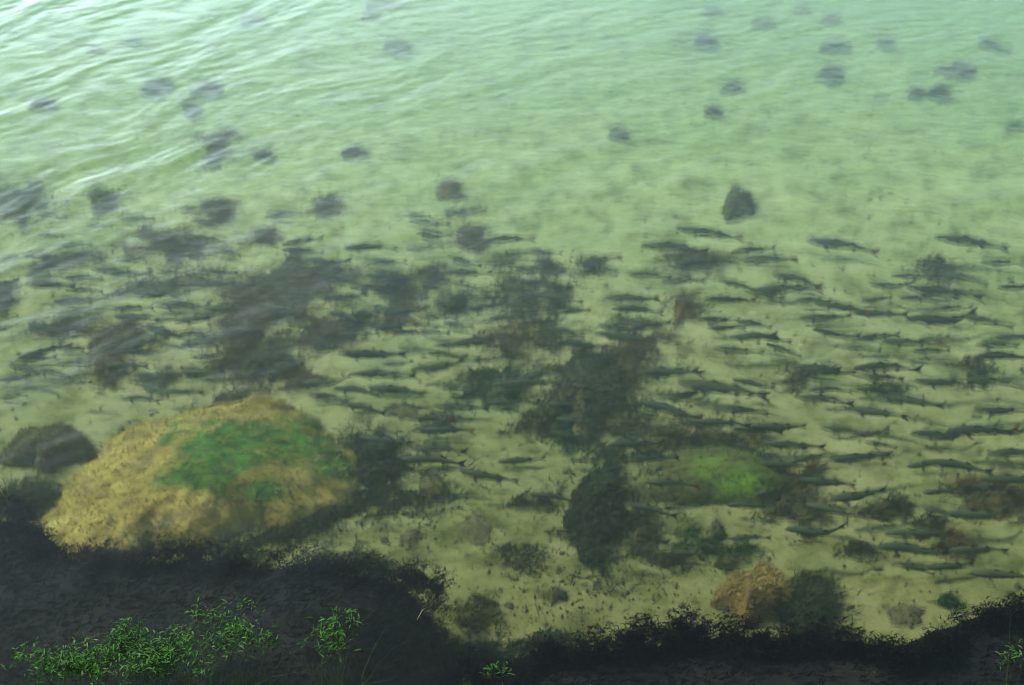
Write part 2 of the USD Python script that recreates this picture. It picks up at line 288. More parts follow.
# --- weed clumps: cx, cy, w, h, rot, H, rock, weed, fronds, length, label, short name
W = [
 (588, 384, 124, 160, 14, .18, 'dark', 'deep', 3000, .10, 'largest dark weed bed at the middle of the shoal', 'big central weed bed'),
 (597, 512, 98, 160, 6, .24, 'ledge', 'deep', 2600, .10, 'tall blackish green weed stack below the central weed bed', 'blackish weed stack'),
 (796, 494, 96, 110, -25, .10, 'olive', 'dark', 2000, .09, 'dark weed hugging the right side of the bright green boulder', 'weed beside green boulder'),
 (808, 606, 66, 100, 0, .20, 'ledge', 'deep', 2000, .09, 'dark green weed mound right of the rusty brown boulder', 'green weed by rusty boulder'),
 (374, 462, 66, 96, 10, .18, 'ledge', 'deep', 1800, .10, 'dark green weed at the right end of the large tan boulder', 'weed at boulder end'),
 (272, 296, 120, 120, -20, .13, 'dark', 'brown', 3200, .10, 'broad brown weed bed above the large tan boulder', 'broad brown weed bed'),
 (262, 360, 84, 62, -30, .18, 'dark', 'dark', 1800, .11, 'dark diagonal weed bed touching the top of the tan boulder', 'diagonal weed bed'),
 (102, 356, 44, 84, 8, .12, 'dark', 'brown', 900, .09, 'upright narrow weed patch above the grey mossy boulder', 'narrow upright weed'),
 (165, 245, 84, 46, 12, .14, 'dark', 'brown', 1500, .10, 'wide brown weed patch among the left ripples', 'wide left weed patch'),
 (14, 205, 62, 62, -30, .16, 'dark', 'dark', 1100, .12, 'large dark weed at the left edge under pale ripples', 'left edge weed'),
 (4, 300, 36, 36, 0, .14, 'dark', 'dark', 500, .10, 'small dark weed cut by the left edge', 'small left edge weed'),
 (98, 200, 34, 44, -35, .10, 'dark', 'dark', 500, .10, 'slanting weed between pale ripples at upper left', 'slanting ripple weed'),
 (217, 212, 48, 46, 10, .16, 'dark', 'brown', 1000, .10, 'round brown weed clump at the foot of the weed trail', 'trail foot weed'),
 (216, 150, 26, 72, 18, .10, 'dark', 'brown', 800, .10, 'thin trailing weed strand running up the pale sand', 'thin weed trail'),
 (262, 238, 40, 30, 0, .12, 'grey', 'brown', 500, .08, 'small brown weed right of the round trail clump', 'small weed by trail'),
 (322, 205, 42, 30, 0, .15, 'grey', 'brown', 600, .07, 'low brown weed mound alone on sand left of centre', 'low lone weed mound'),
 (446, 190, 38, 36, 0, .20, 'brown', 'brown', 600, .06, 'brown topped round weed ball near centre top', 'brown weed ball'),
 (470, 240, 46, 42, 0, .14, 'dark', 'brown', 700, .09, 'ragged weed just below the brown weed ball', 'ragged weed'),
 (390, 286, 40, 34, -20, .14, 'dark', 'olive', 600, .09, 'olive weed with a paler twin to its right', 'olive weed pair'),
 (428, 278, 30, 42, 20, .12, 'olive', 'olive', 500, .08, 'tilted olive weed, paler right twin of the pair', 'pale olive twin'),
 (455, 306, 42, 32, 0, .10, 'olive', 'olive', 500, .08, 'flat olive weed under the pale twin', 'flat olive weed'),
 (692, 264, 70, 44, 10, .14, 'dark', 'brown', 1000, .08, 'ring shaped brown weed with fish along its upper edge', 'ring shaped weed'),
 (684, 310, 44, 48, 0, .12, 'brown', 'brown', 700, .07, 'brown weed block directly below the ring shaped weed', 'brown weed block'),
 (556, 300, 40, 52, 0, .10, 'olive', 'olive', 600, .08, 'thin olive weed above the big central bed', 'thin olive weed'),
 (500, 396, 50, 66, 10, .12, 'olive', 'green', 900, .09, 'patchy green weed left of the big central bed', 'patchy green weed'),
 (545, 268, 28, 28, 0, .10, 'olive', 'olive', 300, .08, 'smallest olive weed above centre', 'smallest olive weed'),
 (990, 498, 84, 62, 10, .14, 'dark', 'brown', 1200, .09, 'dark weed bed at the right edge among fish', 'right edge weed bed'),
 (936, 268, 42, 38, 30, .12, 'grey', 'olive', 500, .08, 'grey olive weed by the upper right fish', 'upper right weed'),
 (974, 376, 40, 50, 0, .08, 'olive', 'olive', 400, .07, 'faint olive weed near the right edge', 'faint right weed'),
 (700, 545, 74, 44, 0, .09, 'olive', 'green', 700, .07, 'low mottled weed below the bright green boulder', 'mottled low weed'),
 (888, 508, 60, 34, -10, .08, 'olive', 'olive', 500, .07, 'brownish low weed among the lower right fish', 'brownish low weed'),
 (925, 525, 46, 44, 0, .08, 'olive', 'olive', 400, .07, 'pale brown weed right of the brownish low weed', 'pale brown weed'),
 (472, 612, 56, 60, -10, .10, 'olive', 'dark', 900, .06, 'dark mottled weed at the right end of the left ledge', 'mottled ledge weed'),
 (945, 602, 30, 24, 0, .10, 'olive', 'green', 400, .07, 'small green weed before the right weed bank', 'small bank weed'),
 (466, 212, 34, 12, -10, .06, 'dark', 'dark', 250, .08, 'dark strand weed trailing from the brown weed ball', 'strand weed'),
 (860, 548, 40, 30, 20, .07, 'olive', 'olive', 300, .06, 'low olive weed above the round flat stone', 'low olive weed'),
 (298, 528, 240, 34, -20, .07, 'ledge', 'deep', 4200, .07, 'dark strip added as shade under the lower edge of the tan boulder', 'dark weed skirt'),  # added dark fronds standing in for the shade under the boulder's lower edge
 (318, 336, 62, 52, -30, .10, 'dark', 'brown', 1100, .09, 'brown weed right of the diagonal weed bed', 'weed right of diagonal'),
 (236, 322, 46, 52, 10, .08, 'olive', 'brown', 700, .08, 'brown weed tuft left of the broad brown bed', 'weed left of broad bed'),
 (242, 398, 90, 24, -14, .08, 'dark', 'dark', 900, .08, 'dark weed lying along the top rim of the tan boulder', 'boulder rim weed'),
 (545, 335, 40, 40, 10, .06, 'olive', 'dark', 600, .08, 'dark weed touching the upper left of the central bed', 'upper central weed'),
 (620, 425, 56, 40, 10, .07, 'dark', 'dark', 800, .08, 'dark weed joining the central bed and the blackish stack', 'joining weed'),
 (696, 440, 160, 48, 4, .10, 'olive', 'dark', 2400, .07, 'brown weed along the top of the bright green boulder', 'weed above green boulder'),
 (560, 436, 44, 36, 20, .06, 'olive', 'green', 500, .07, 'green weed at the lower left of the central bed', 'lower central weed'),
 (534, 500, 44, 40, 0, .05, 'faint', 'olive', 400, .06, 'faint olive weed left of the blackish weed stack', 'faint olive weed'),
 (665, 560, 60, 30, 8, .06, 'olive', 'olive', 600, .06, 'olive weed band between the weed stack and rusty boulder', 'olive weed band'),
 (800, 380, 50, 32, -20, .05, 'faint', 'olive', 400, .07, 'faint brown weed under the fish at right', 'faint brown weed'),
 (890, 390, 60, 30, 0, .05, 'faint', 'olive', 300, .06, 'palest weed stain among the right hand fish', 'palest weed stain'),
 (724, 562, 40, 30, 0, .08, 'dark', 'dark', 500, .07, 'dark weed at the upper left of the rusty boulder', 'weed at rusty boulder'),
 (60, 262, 74, 24, -12, .06, 'olive', 'brown', 700, .08, 'brown weed streak below the left edge weed', 'brown weed streak'),
 (158, 382, 70, 26, -10, .06, 'olive', 'dark', 700, .08, 'dark weed streak above the left end of the tan boulder', 'dark weed streak'),
 (330, 275, 50, 30, 0, .06, 'olive', 'brown', 500, .08, 'thin brown weed at the right of the broad brown bed', 'thin brown weed'),
 (960, 545, 70, 30, 5, .06, 'olive', 'brown', 600, .07, 'brown weed under the right edge weed bed', 'under right bed'),
 (60, 326, 80, 36, -8, .06, 'olive', 'brown', 700, .08, 'faint brown weed among the leftmost fish rows', 'faint left weed'),
 (150, 288, 110, 36, -6, .06, 'olive', 'brown', 900, .08, 'long low brown weed under the wide left patch', 'long low weed'),
 (132, 340, 60, 40, -10, .06, 'olive', 'brown', 600, .08, 'soft brown weed right of the narrow upright patch', 'soft brown weed'),
 (352, 322, 56, 40, 0, .06, 'olive', 'olive', 600, .08, 'olive haze of weed between the two brown beds', 'olive weed haze'),
 (300, 380, 70, 34, -8, .07, 'dark', 'brown', 900, .08, 'dark brown weed above the right end of the tan boulder', 'weed above boulder end'),
 (444, 420, 60, 30, 0, .04, 'faint', 'olive', 300, .06, 'thin olive weed under the stacked fish rows', 'thin row weed'),
 (20, 498, 74, 46, -10, .16, 'ledge', 'deep', 1300, .09, 'black weed at the left edge above the ledge corner', 'ledge corner weed'),
 (110, 556, 130, 36, 4, .14, 'ledge', 'deep', 1800, .08, 'black weed where the tan boulder meets the left ledge', 'boulder foot weed'),
 (350, 566, 130, 24, 4, .10, 'ledge', 'deep', 1400, .07, 'black weed along the right half of the ledge rim', 'ledge rim weed'),
 (512, 350, 50, 60, 10, .05, 'olive', 'brown', 700, .08, 'soft brown weed left of the central bed among fish', 'soft central brown weed'),
 (476, 384, 44, 50, 0, .05, 'olive', 'olive', 500, .07, 'olive weed at the left of the patchy green weed', 'olive by patchy weed'),
 (624, 366, 56, 90, 10, .07, 'olive', 'brown', 1200, .08, 'brown weed flank on the right of the central bed', 'brown weed flank'),
 (540, 424, 60, 56, 20, .05, 'olive', 'olive', 800, .07, 'broken olive weed below the patchy green weed', 'broken olive weed'),
 (590, 270, 44, 30, 0, .04, 'faint', 'olive', 300, .07, 'thin stain of weed above the thin olive weed', 'thin weed stain'),
 (520, 560, 60, 44, 0, .03, 'faint', 'olive', 400, .05, 'thin weed stain on sand left of the blackish stack', 'thin sand stain'),
 (480, 654, 90, 50, 0, .12, 'ledge', 'deep', 2200, .07, 'black green weed filling the gap between the two banks', 'gap weed'),
 (548, 650, 80, 30, -10, .08, 'ledge', 'deep', 1400, .06, 'dark weed spilling onto the sand at the bank left end', 'bank spill weed'),
 (396, 312, 36, 100, 28, .06, 'olive', 'brown', 900, .08, 'slanting brown weed trail through the olive weed pair', 'slanting brown trail'),
 (516, 296, 40, 116, -22, .06, 'olive', 'olive', 1000, .08, 'olive weed trail slanting from the ragged weed to the central bed', 'olive slanting trail'),
 (246, 338, 50, 150, 28, .07, 'olive', 'brown', 1600, .08, 'long brown weed trail slanting down to the tan boulder', 'long slanting trail'),
 (640, 535, 34, 40, 0, .09, 'dark', 'dark', 400, .07, 'small dark weed right of the blackish stack', 'small stack side weed'),
]
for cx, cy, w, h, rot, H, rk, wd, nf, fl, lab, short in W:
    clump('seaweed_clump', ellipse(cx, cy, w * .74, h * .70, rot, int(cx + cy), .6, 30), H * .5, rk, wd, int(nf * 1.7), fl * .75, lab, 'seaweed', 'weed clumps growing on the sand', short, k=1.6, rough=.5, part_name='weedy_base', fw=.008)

# --- stones
S = [
 (398, 50, 36, 22, .16, 'grey', 'bluish dark stone standing alone near the top, left of centre', 'lone top stone'),
 (384, 6, 44, 14, .14, 'grey', 'dark stone cut by the top edge left of centre', None),
 (368, 18, 20, 12, .08, 'grey', 'small stone under the one cut by the top edge', None),
 (156, 90, 38, 26, .14, 'grey', 'dark round stone at upper left, left one of a pair', None),
 (206, 92, 42, 26, .14, 'grey', 'long slanting stone at upper left, right one of a pair', None),
 (192, 112, 24, 18, .10, 'grey', 'stone under the slanting stone at upper left', None),
 (250, 22, 28, 14, .10, 'grey', 'flat dark stone near the top left under brighter ripples', None),
 (133, 44, 15, 9, .08, 'grey', 'tiny stone above the upper left pair', None),
 (93, 52, 14, 8, .07, 'grey', 'tiny stone left of the tiny stone above the pair', None),
 (44, 106, 34, 20, .08, 'faint', 'faint wide stone near the left edge in pale ripples', None),
 (704, 43, 30, 22, .16, 'grey', 'dark oval stone at the top, right of centre', None),
 (762, 24, 24, 18, .13, 'grey', 'dark stone right of the oval top stone', None),
 (828, 21, 26, 11, .10, 'grey', 'flat stone near the top right', None),
 (834, 50, 36, 16, .10, 'olive', 'double humped stone below the flat top right stone', None),
 (829, 77, 34, 26, .15, 'grey', 'ragged stone below the double humped stone', None),
 (884, 47, 20, 13, .09, 'faint', 'pale stone right of the double humped stone', None),
 (955, 71, 36, 22, .16, 'grey', 'largest dark stone at the upper right', 'upper right stone'),
 (938, 97, 24, 22, .13, 'grey', 'dark stone just below the largest upper right stone', None),
 (915, 96, 16, 15, .10, 'grey', 'small stone touching a dark stone at upper right', None),
 (986, 45, 22, 13, .09, 'grey', 'small stone above the largest upper right stone', None),
 (1000, 53, 14, 7, .06, 'grey', 'tiny flat stone right of a small upper right stone', None),
 (1014, 128, 22, 9, .08, 'olive', 'flat stone at the right edge on bare sand', None),
 (729, 91, 28, 14, .11, 'olive', 'flat brown stone above the small square stone', None),
 (711, 114, 17, 14, .10, 'olive', 'small square stone on bare sand right of centre', None),
 (800, 13, 18, 8, .08, 'faint', 'faint stone at the very top right', None),
 (712, 13, 24, 10, .08, 'faint', 'faint stone above the dark oval top stone', None),
 (616, 136, 18, 16, .10, 'grey', 'small dark stone with a trailing weed on open sand', 'open sand stone'),
 (354, 155, 24, 18, .13, 'olive', 'small olive stone on sand above the low lone weed', None),
 (262, 158, 24, 18, .08, 'faint', 'faint stone right of the thin weed trail', None),
 (738, 206, 40, 40, .20, 'olive', 'bold dark brown stone on bare sand right of centre', 'bold brown stone'),
 (405, 412, 54, 40, .03, 'faint', 'flat brown stone between two rows of fish', 'flat brown stone'),
 (432, 487, 40, 44, .03, 'faint', 'squarish brown stone right of the boulder end', 'squarish brown stone'),
 (478, 536, 48, 64, .025, 'faint', 'tall faint brown stone right of the left ledge', 'tall faint stone'),
 (410, 540, 40, 34, .025, 'faint', 'faint rounded stone on sand above the left ledge', 'faint rounded stone'),
 (906, 614, 44, 44, .035, 'faint', 'round flat brown stone before the right weed bank', 'round flat stone'),
 (712, 534, 30, 26, .08, 'olive', 'round olive stone under the bright green boulder', 'round olive stone'),
 (640, 512, 24, 16, .06, 'dark', 'tiny dark stone right of the blackish weed stack', None),
 (556, 595, 30, 22, .05, 'olive', 'low dark stone on pale sand below the weed stack', 'low sand stone'),
 (300, 428, 30, 20, .30, 'olive', 'mossy knob on top of the large tan boulder', None),
]
for cx, cy, w, h, H, rk, lab, short in S:
    if 'knob' in lab: continue
    far = cy < 230; H *= .6 if far else 1
    clump('mossy_stone', ellipse(cx, cy, w * .9, h * .85, 0, int(cx * 3 + cy), .45, 30), H, rk, 'brown' if rk == 'brown' else 'dark' if rk in ('grey', 'dark') else 'olive', 520 if far else 160, .085 if far else .03, lab, 'stone', 'stones lying on the sand', short, k=4.5, rough=.35, power=.5, fw=.008 if far else .006)

# --- foreground ledges
r = np.random.default_rng(5)
def ledge(poly, H, wd, nf, fl, label, short, seed):
    o, m, c = clump('weedy_ledge', np.array(poly, float), H, 'ledge', wd, nf, fl, label, 'ledge', None, short, k=9, rough=.10, na=220, part_name='rock', fw=.010, sway=(.7, .1), seed=seed)
    return o, m, c
lo, lm, lc = ledge([(-60, 505), (12, 508), (36, 548), (130, 556), (200, 552), (245, 562), (335, 562), (425, 574), (436, 620), (440, 700), (446, 800), (300, 860), (100, 860), (-90, 840), (-100, 650)], .44, 'purple', 16000, .06, 'dark purple-brown weedy ledge filling the lower left corner', 'left ledge', 41)
ro, rm, rc = ledge([(436, 760), (440, 684), (510, 664), (560, 656), (620, 643), (690, 628), (760, 636), (850, 643), (925, 662), (950, 628), (1030, 606), (1120, 600), (1150, 740), (1100, 850), (800, 870), (560, 860)], .60, 'bank', 14000, .045, 'dark brown weed bank along the lower right edge', 'right weed bank', 42)

def rim(o, c, path, n_bush, per, size, tall, wd, seed, z0):
    R = np.random.default_rng(seed); path = np.array(path, float); d = np.r_[0, np.cumsum(np.hypot(*np.diff(path, axis=0).T))]; out = []
    for _ in range(n_bush):
        t = R.uniform(0, d[-1]); x, y = np.interp(t, d, path[:, 0]), np.interp(t, d, path[:, 1]); p = at(x + R.normal(0, 5), y + R.normal(0, 5) + 4, z0)
        k = R.uniform(.4, 1.3); m = int(per * k * k); q = R.normal(0, 1, (m, 3)); q /= np.linalg.norm(q, axis=1)[:, None]; q *= R.random((m, 1)) ** .4
        out.append(p + q * np.array([size, size * .7, tall]) * k)
    P = np.vstack(out); P[:, 2] = np.minimum(P[:, 2], -.04); P = P[meshkit.fbm(P * 16, 2, seed) > .42]
    part(o, 'rim_weed', fronds(P, R, .032, .005, (.2, .05), .9, .6, top=-.02), weed[wd], smooth=False, loc=c, kind='stuff')
rim(lo, lc, [(-20, 508), (12, 510), (36, 550), (130, 558), (200, 554), (245, 564), (335, 564), (425, 576), (436, 620), (440, 690)], 150, 260, .15, .08, 'purple', 61, -.42)
rim(ro, rc, [(440, 676), (470, 668), (520, 664), (560, 656), (620, 646), (650, 634), (690, 628), (760, 638), (850, 644), (925, 664), (950, 628), (1030, 606)], 170, 300, .10, .11, 'bank', 62, -.25)
# tufts on the right bank's rim
for cx, cy, n, h, lab in [(684, 646, 420, .17, 'tallest brown tuft on the rim of the right weed bank'), (768, 656, 320, .12, 'brown tuft on the bank rim below the rusty boulder'),
                       (640, 660, 220, .10, 'short tuft left of the tallest brown tuft'), (556, 674, 260, .09, 'low tuft near the left end of the right bank'),
                       (850, 660, 300, .10, 'bushy tuft on the bank rim left of the round flat stone'), (952, 648, 320, .12, 'brown tuft where the bank rises at the right'),
                       (1008, 628, 320, .11, 'rightmost brown tuft on the bank rim'), (600, 668, 200, .08, 'thin low tuft between two short tufts of the bank')]:
    p = at(cx, cy, -.33); o = thing('seaweed_tuft', lab, 'seaweed', p, 'tufts on the rim of the weed bank')
    R = np.random.default_rng(int(cx)); n *= 4; a = R.uniform(0, 2 * np.pi, (7, 1)); sub = np.hstack([np.cos(a) * .10, np.sin(a) * .04, R.uniform(0, .75 * h, (7, 1))])[R.integers(0, 7, n)]
    P = p + sub * R.uniform(.1, 1.1, (n, 1)) + R.normal(0, .022, (n, 3)); P[:, 2] = np.minimum(P[:, 2], -.05)
    part(o, 'fronds', fronds(P, R, .038, .006, (.15, .05), .8, .7, top=-.03), weed['purple' if R.random() < .3 else 'bank'], smooth=False, loc=p, kind='stuff')

# leafy green plants reaching the surface at lower left
def leafy(cx, cy, w, h, n, nbig, label, seed):
    R = np.random.default_rng(seed); c = at(cx, cy, .0)
    o = thing('leafy_plant', label, 'water plant', c - [0, 0, .12], 'leafy plants breaking the surface')
    ang, rad = R.uniform(0, 2 * np.pi, 4 * n), np.sqrt(R.random(4 * n)); px, py = cx + np.cos(ang) * rad * w / 2, cy + np.sin(ang) * rad * h / 2
    dens = meshkit.fbm(np.stack([px * .05, py * .08, 0 * px], 1), 3, seed); ok = np.argsort(-(dens * .6 - .35 * rad + R.normal(0, .10, 4 * n)))[:n]; px, py = px[ok], py[ok]
    P = np.array([at(a, b_, -.05) for a, b_ in zip(px, py)]); P[:, 2] = R.uniform(-.07, .02, n) + .05 * meshkit.fbm(P * 5, 2, seed)
    def leaf(p, L, Wd):
        a = R.uniform(0, 2 * np.pi); el = R.uniform(.1, 1.1); d = np.array([math.cos(a) * math.cos(el), math.sin(a) * math.cos(el), math.sin(el)])
        s = np.cross(d, [R.normal(0, .4), R.normal(0, .4), 1]); s /= np.linalg.norm(s); nn = np.cross(s, d); V = []
        for t, ww in ((0, .25), (.25, .8), (.55, 1), (.8, .7), (1, .05)):
            cc = p + d * L * t - np.array([0, 0, L * .35 * t * t]); V += [cc - s * Wd * ww / 2 + nn * Wd * .18, cc - nn * Wd * .05, cc + s * Wd * ww / 2 + nn * Wd * .18]
        f = [];
        for j in range(4):
            for i in (0, 1): a0 = 3 * j + i; f += [(a0, a0 + 1, a0 + 4), (a0, a0 + 4, a0 + 3)]
        return np.array(V), np.array(f)
    order = np.argsort(-P[:, 2]); VV, FF, k0 = [], [], 0
    for j, i in enumerate(order):
        L = R.uniform(.024, .058); V, f = leaf(P[i], L, L * R.uniform(.13, .22))
        if j < nbig: part(o, 'leaf', (V, f), weed['leaf'], loc=c - [0, 0, .12])
        else: VV.append(V); FF.append(f + k0); k0 += len(V)
    part(o, 'foliage', (np.vstack(VV), np.vstack(FF)), weed['leaf'], loc=c - [0, 0, .12], kind='stuff')
    st = np.random.default_rng(seed + 9); Q = P[st.choice(n, n // 3)].copy(); Q[:, 2] -= .44
    part(o, 'stems', fronds(Q, st, .42, .006, (.05, 0), .2, 1.2), weed['deep'], smooth=False, loc=c - [0, 0, .12], kind='stuff')
leafy(66, 672, 130, 46, 900, 60, 'bright leafy water plant in the bottom left corner', 1)
leafy(152, 660, 170, 66, 1500, 80, 'widest bright leafy water plant at lower left', 2)
leafy(228, 638, 110, 60, 520, 60, 'leafy water plant reaching highest up the left ledge', 3)
leafy(334, 640, 76, 54, 260, 24, 'sparse leafy water plant alone on the dark ledge', 4)
leafy(1006, 664, 36, 22, 44, 8, 'small green plant in the bottom right corner', 6)
leafy(498, 680, 50, 12, 36, 4, 'dim green plant where the two dark banks meet', 7)

# ------------------------------------------------------------------ fish
def fish_parts(pose):
    amp, ph, cbend = pose
    def spine(s): return np.stack([.5 - s, amp * (np.maximum(s, 0) ** 1.6) * np.sin(2 * np.pi * (s * .95) + ph) + cbend * (s - .35) ** 2 * np.sign(s - .35), 0 * s], -1)
    S = np.array([0, .02, .06, .12, .2, .3, .4, .5, .6, .7, .78, .85, .9])
    hw = np.array([.006, .024, .042, .058, .070, .078, .078, .072, .060, .045, .032, .020, .016]); hh = np.array([.006, .022, .040, .058, .076, .090, .092, .086, .072, .054, .040, .030, .030])
    hw, hh = hw * .86, hh * .74; n, V = 12, []
    a = np.arange(n) / n * 2 * np.pi
    cpt = spine(S); tg = spine(S + .01) - spine(S - .01); tg /= np.linalg.norm(tg, axis=1)[:, None]
    for c, t, w, h in zip(cpt, tg, hw, hh):
        s_ = np.array([-t[1], t[0], 0]); V.append(c + np.cos(a)[:, None] * w * s_ + np.sin(a)[:, None] * h * np.array([0, 0, 1]))
    V = np.vstack(V); f = []
    for j in range(len(S) - 1):
        for i in range(n): i2 = (i + 1) % n; p, q_ = j * n, (j + 1) * n; f += [(p + i, p + i2, q_ + i2), (p + i, q_ + i2, q_ + i)]
    V = np.vstack([V, cpt[0], cpt[-1]]); f += [(i, len(V) - 2, (i + 1) % n) for i in range(n)][:0] + [((i + 1) % n, i, len(V) - 2) for i in range(n)] + [((len(S) - 1) * n + i, (len(S) - 1) * n + (i + 1) % n, len(V) - 1) for i in range(n)]
    body = (V, np.array(f)[:, ::-1])
    def plate(outline, th=.004):       # outline: (s along the fish, z) in the fish's own bent mid plane
        o = np.array(outline); c = spine(o[:, 0]); c[:, 2] = o[:, 1]; t = spine(o[:, 0] + .01) - spine(o[:, 0] - .01); s_ = np.stack([-t[:, 1], t[:, 0], 0 * t[:, 0]], 1); s_ /= np.linalg.norm(s_, axis=1)[:, None]
        m = len(o); Vp = np.vstack([c + s_ * th / 2, c - s_ * th / 2, [c.mean(0) + s_.mean(0) * th / 2], [c.mean(0) - s_.mean(0) * th / 2]]); k = np.arange(m); k2 = (k + 1) % m
        return Vp, np.vstack([np.stack([k, k2, np.full(m, 2 * m)], 1), np.stack([m + k2, m + k, np.full(m, 2 * m + 1)], 1), np.stack([k2, k, m + k], 1), np.stack([k2, m + k, m + k2], 1)])
    tail = plate([(.885, .028), (.93, .040), (1.03, .072), (1.01, .045), (.975, .012), (.97, 0), (.975, -.012), (1.01, -.045), (1.03, -.072), (.93, -.040), (.885, -.022)], .006)
    d1 = plate([(.36, .062), (.40, .092), (.47, .074), (.50, .058)]); d2 = plate([(.60, .050), (.635, .076), (.69, .056), (.72, .034)]); an = plate([(.62, -.046), (.66, -.078), (.70, -.058), (.73, -.032)])
    def pect(sg):
        c = spine(np.array([.24]))[0]; o = np.array([(0, .062, -.01), (-.03, .120, -.02), (-.085, .150, -.03), (-.09, .115, -.03), (-.045, .066, -.015)]) * [1, sg, 1] + c
        Vp = np.vstack([o + [0, 0, .002], o - [0, 0, .002]]); k = np.arange(5); k2 = (k + 1) % 5
        return Vp, np.vstack([[(0, i, i + 1) for i in (1, 2, 3)], [(5, 5 + i + 1, 5 + i) for i in (1, 2, 3)], np.stack([k, 5 + k, k2], 1), np.stack([k2, 5 + k, 5 + k2], 1)])
    eye = lambda sg: trimesh.creation.icosphere(1, .011).apply_translation(spine(np.array([.065]))[0] + [0, sg * .038, .010])
    return dict(body=body, tail_fin=tail, dorsal_fin=d1, dorsal_fin_001=d2, anal_fin=an, pectoral_fin=pect(1), pectoral_fin_001=pect(-1), eye=eye(1), eye_001=eye(-1))
eye_look = flat_look('fish_eye', (.01, .01, .01), .6, 0)
POSES = [(.02, 0, 0), (.07, .6, 0), (.09, 2.4, 0), (.06, 4.0, .18), (.03, 1.5, -.34), (.035, 5.2, .36), (.11, 3.3, 0), (.04, 2.0, .12), (.10, 5.0, -.2)]
POSE_WORDS = ['wavy', 'straight', 'gently curved', 'wavy', 'gently curved', 'bent', 'bent', 'wavy', 'straight']
FISH = [tuple(map(float, s.split(','))) for s in """52,216,28,0 137,219,33,3 100,226,26,5 51,236,27,3 41,257,30,4 120,273,50,4 205,240,40,8 130,261,24,0 218,273,36,3 211,285,40,2 50,286,46,4 85,291,36,3 81,301,48,-2
152,295,42,-2 183,305,50,-3 226,309,40,4 132,309,40,0 137,318,42,2 200,319,46,-2 169,333,44,7 200,346,34,3 208,357,26,2 67,338,34,-3 130,352,38,-4 45,352,50,-12 73,365,34,2 28,369,38,8 127,366,42,4
284,216,34,-1 303,242,38,-6 303,251,38,0 326,262,38,7 331,271,34,9 353,275,26,12 370,248,48,-3 430,223,38,5 425,249,34,-3 508,240,46,-6 466,213,40,-5 466,273,46,-3 504,265,34,5 344,298,42,-4 374,289,42,2
387,277,40,4 398,312,46,2 392,327,44,-3 405,333,38,3 372,355,60,3 438,368,48,-3 481,342,60,-1 438,318,36,4 486,308,42,-4 506,318,32,0
543,253,34,2 598,262,42,-7 538,271,42,2 546,284,48,3 709,234,58,4 674,248,60,2 767,259,50,-2 650,276,38,0 683,282,38,-2 738,285,36,10 632,298,48,1 637,310,46,0 731,301,46,2 561,298,40,4 573,312,32,0 523,305,32,0
617,328,34,4 650,327,40,-4 624,338,52,10 718,321,38,4 726,329,34,2 754,324,32,6 752,338,44,4 738,352,44,8 667,372,56,0 582,345,46,3 515,318,30,2 842,246,64,5 971,243,66,4 797,280,46,7 788,290,60,2 912,277,38,11
965,279,42,16 893,286,40,7 944,293,68,3 919,298,34,0 841,308,50,8 825,319,48,3 880,315,50,5 942,320,66,2 987,322,48,8 952,309,36,0 836,335,42,10 878,337,38,-4 912,344,52,8 1016,288,36,-3 1016,337,36,0
1002,356,50,-4 770,339,36,14 784,350,34,10 818,368,40,4 886,368,58,-2 18,379,38,-5 77,382,28,0 142,399,38,-3 180,393,42,4 203,372,40,2 384,375,58,1 326,383,42,3 357,391,42,4 396,390,52,3 329,398,38,8 364,408,40,6
461,407,48,-4 430,419,40,-2 443,431,56,3 385,441,46,8 439,449,50,2 433,460,56,-2 489,477,52,4 670,374,58,-2 722,388,80,3 754,384,38,8 744,411,44,3 672,410,60,14 722,424,52,3 757,430,44,-3 535,383,46,-1 512,384,34,0
637,445,52,0 652,459,48,-2 672,483,48,-3 733,475,52,14 754,505,48,0 553,497,40,3 652,510,46,9 827,373,50,9 880,378,42,4 944,384,54,-2 996,383,54,4 830,390,38,2 825,400,50,4 914,401,52,9 876,412,56,7 1003,412,52,2
871,434,38,-5 942,436,58,2 982,430,62,-3 1016,432,36,-4 779,428,50,2 794,446,54,7 785,464,48,-1 860,458,56,-7 957,466,64,8 1016,454,52,-4 1012,479,56,-5 827,483,50,5 858,497,52,-2 944,492,38,-4 978,515,60,2 835,510,52,9
815,532,54,4 919,535,62,6 912,549,64,2 978,551,52,4 916,569,34,8 1001,574,54,0 749,538,38,0""".split()]
protos = {}
Rf = np.random.default_rng(8)
fish_made, fdata = [], []
for x, y, L, tilt in FISH:
    pose, tone, rust = int(Rf.integers(len(POSES))), int(Rf.choice([0, 0, 1, 1, 2])), bool(Rf.random() < .34)
    if x in (709, 788, 731, 396, 430) : rust = True
    fdata.append((x, y, L, tilt, pose, tone, rust))
Rx = np.random.default_rng(19); deep_from = len(fdata)
while len(fdata) < deep_from + 78:
    x, y = (Rx.uniform(-5, 470), Rx.normal(310, 55)) if Rx.random() < .62 else (Rx.uniform(440, 1020), Rx.normal(390, 90))
    if not 214 < y < 585 or min(math.hypot(x - q[0], (y - q[1]) * 3.2) for q in fdata) < 27: continue
    if 40 < x < 370 and y > 395: continue
    fdata.append((x, y, Rx.uniform(26, 42) * (.75 + y / 1400), Rx.normal(1, 7), int(Rx.integers(len(POSES))), int(Rx.choice([0, 1, 1])), bool(Rx.random() < .15)))
def order_word(k): return ['closest', 'second closest', 'third closest', 'fourth closest', 'fifth closest', 'sixth closest', 'seventh closest', 'eighth closest', 'ninth closest', 'tenth closest', 'eleventh closest', 'twelfth closest', 'thirteenth closest', 'fourteenth closest', 'fifteenth closest', 'sixteenth closest'][min(k, 15)]
rank = {}
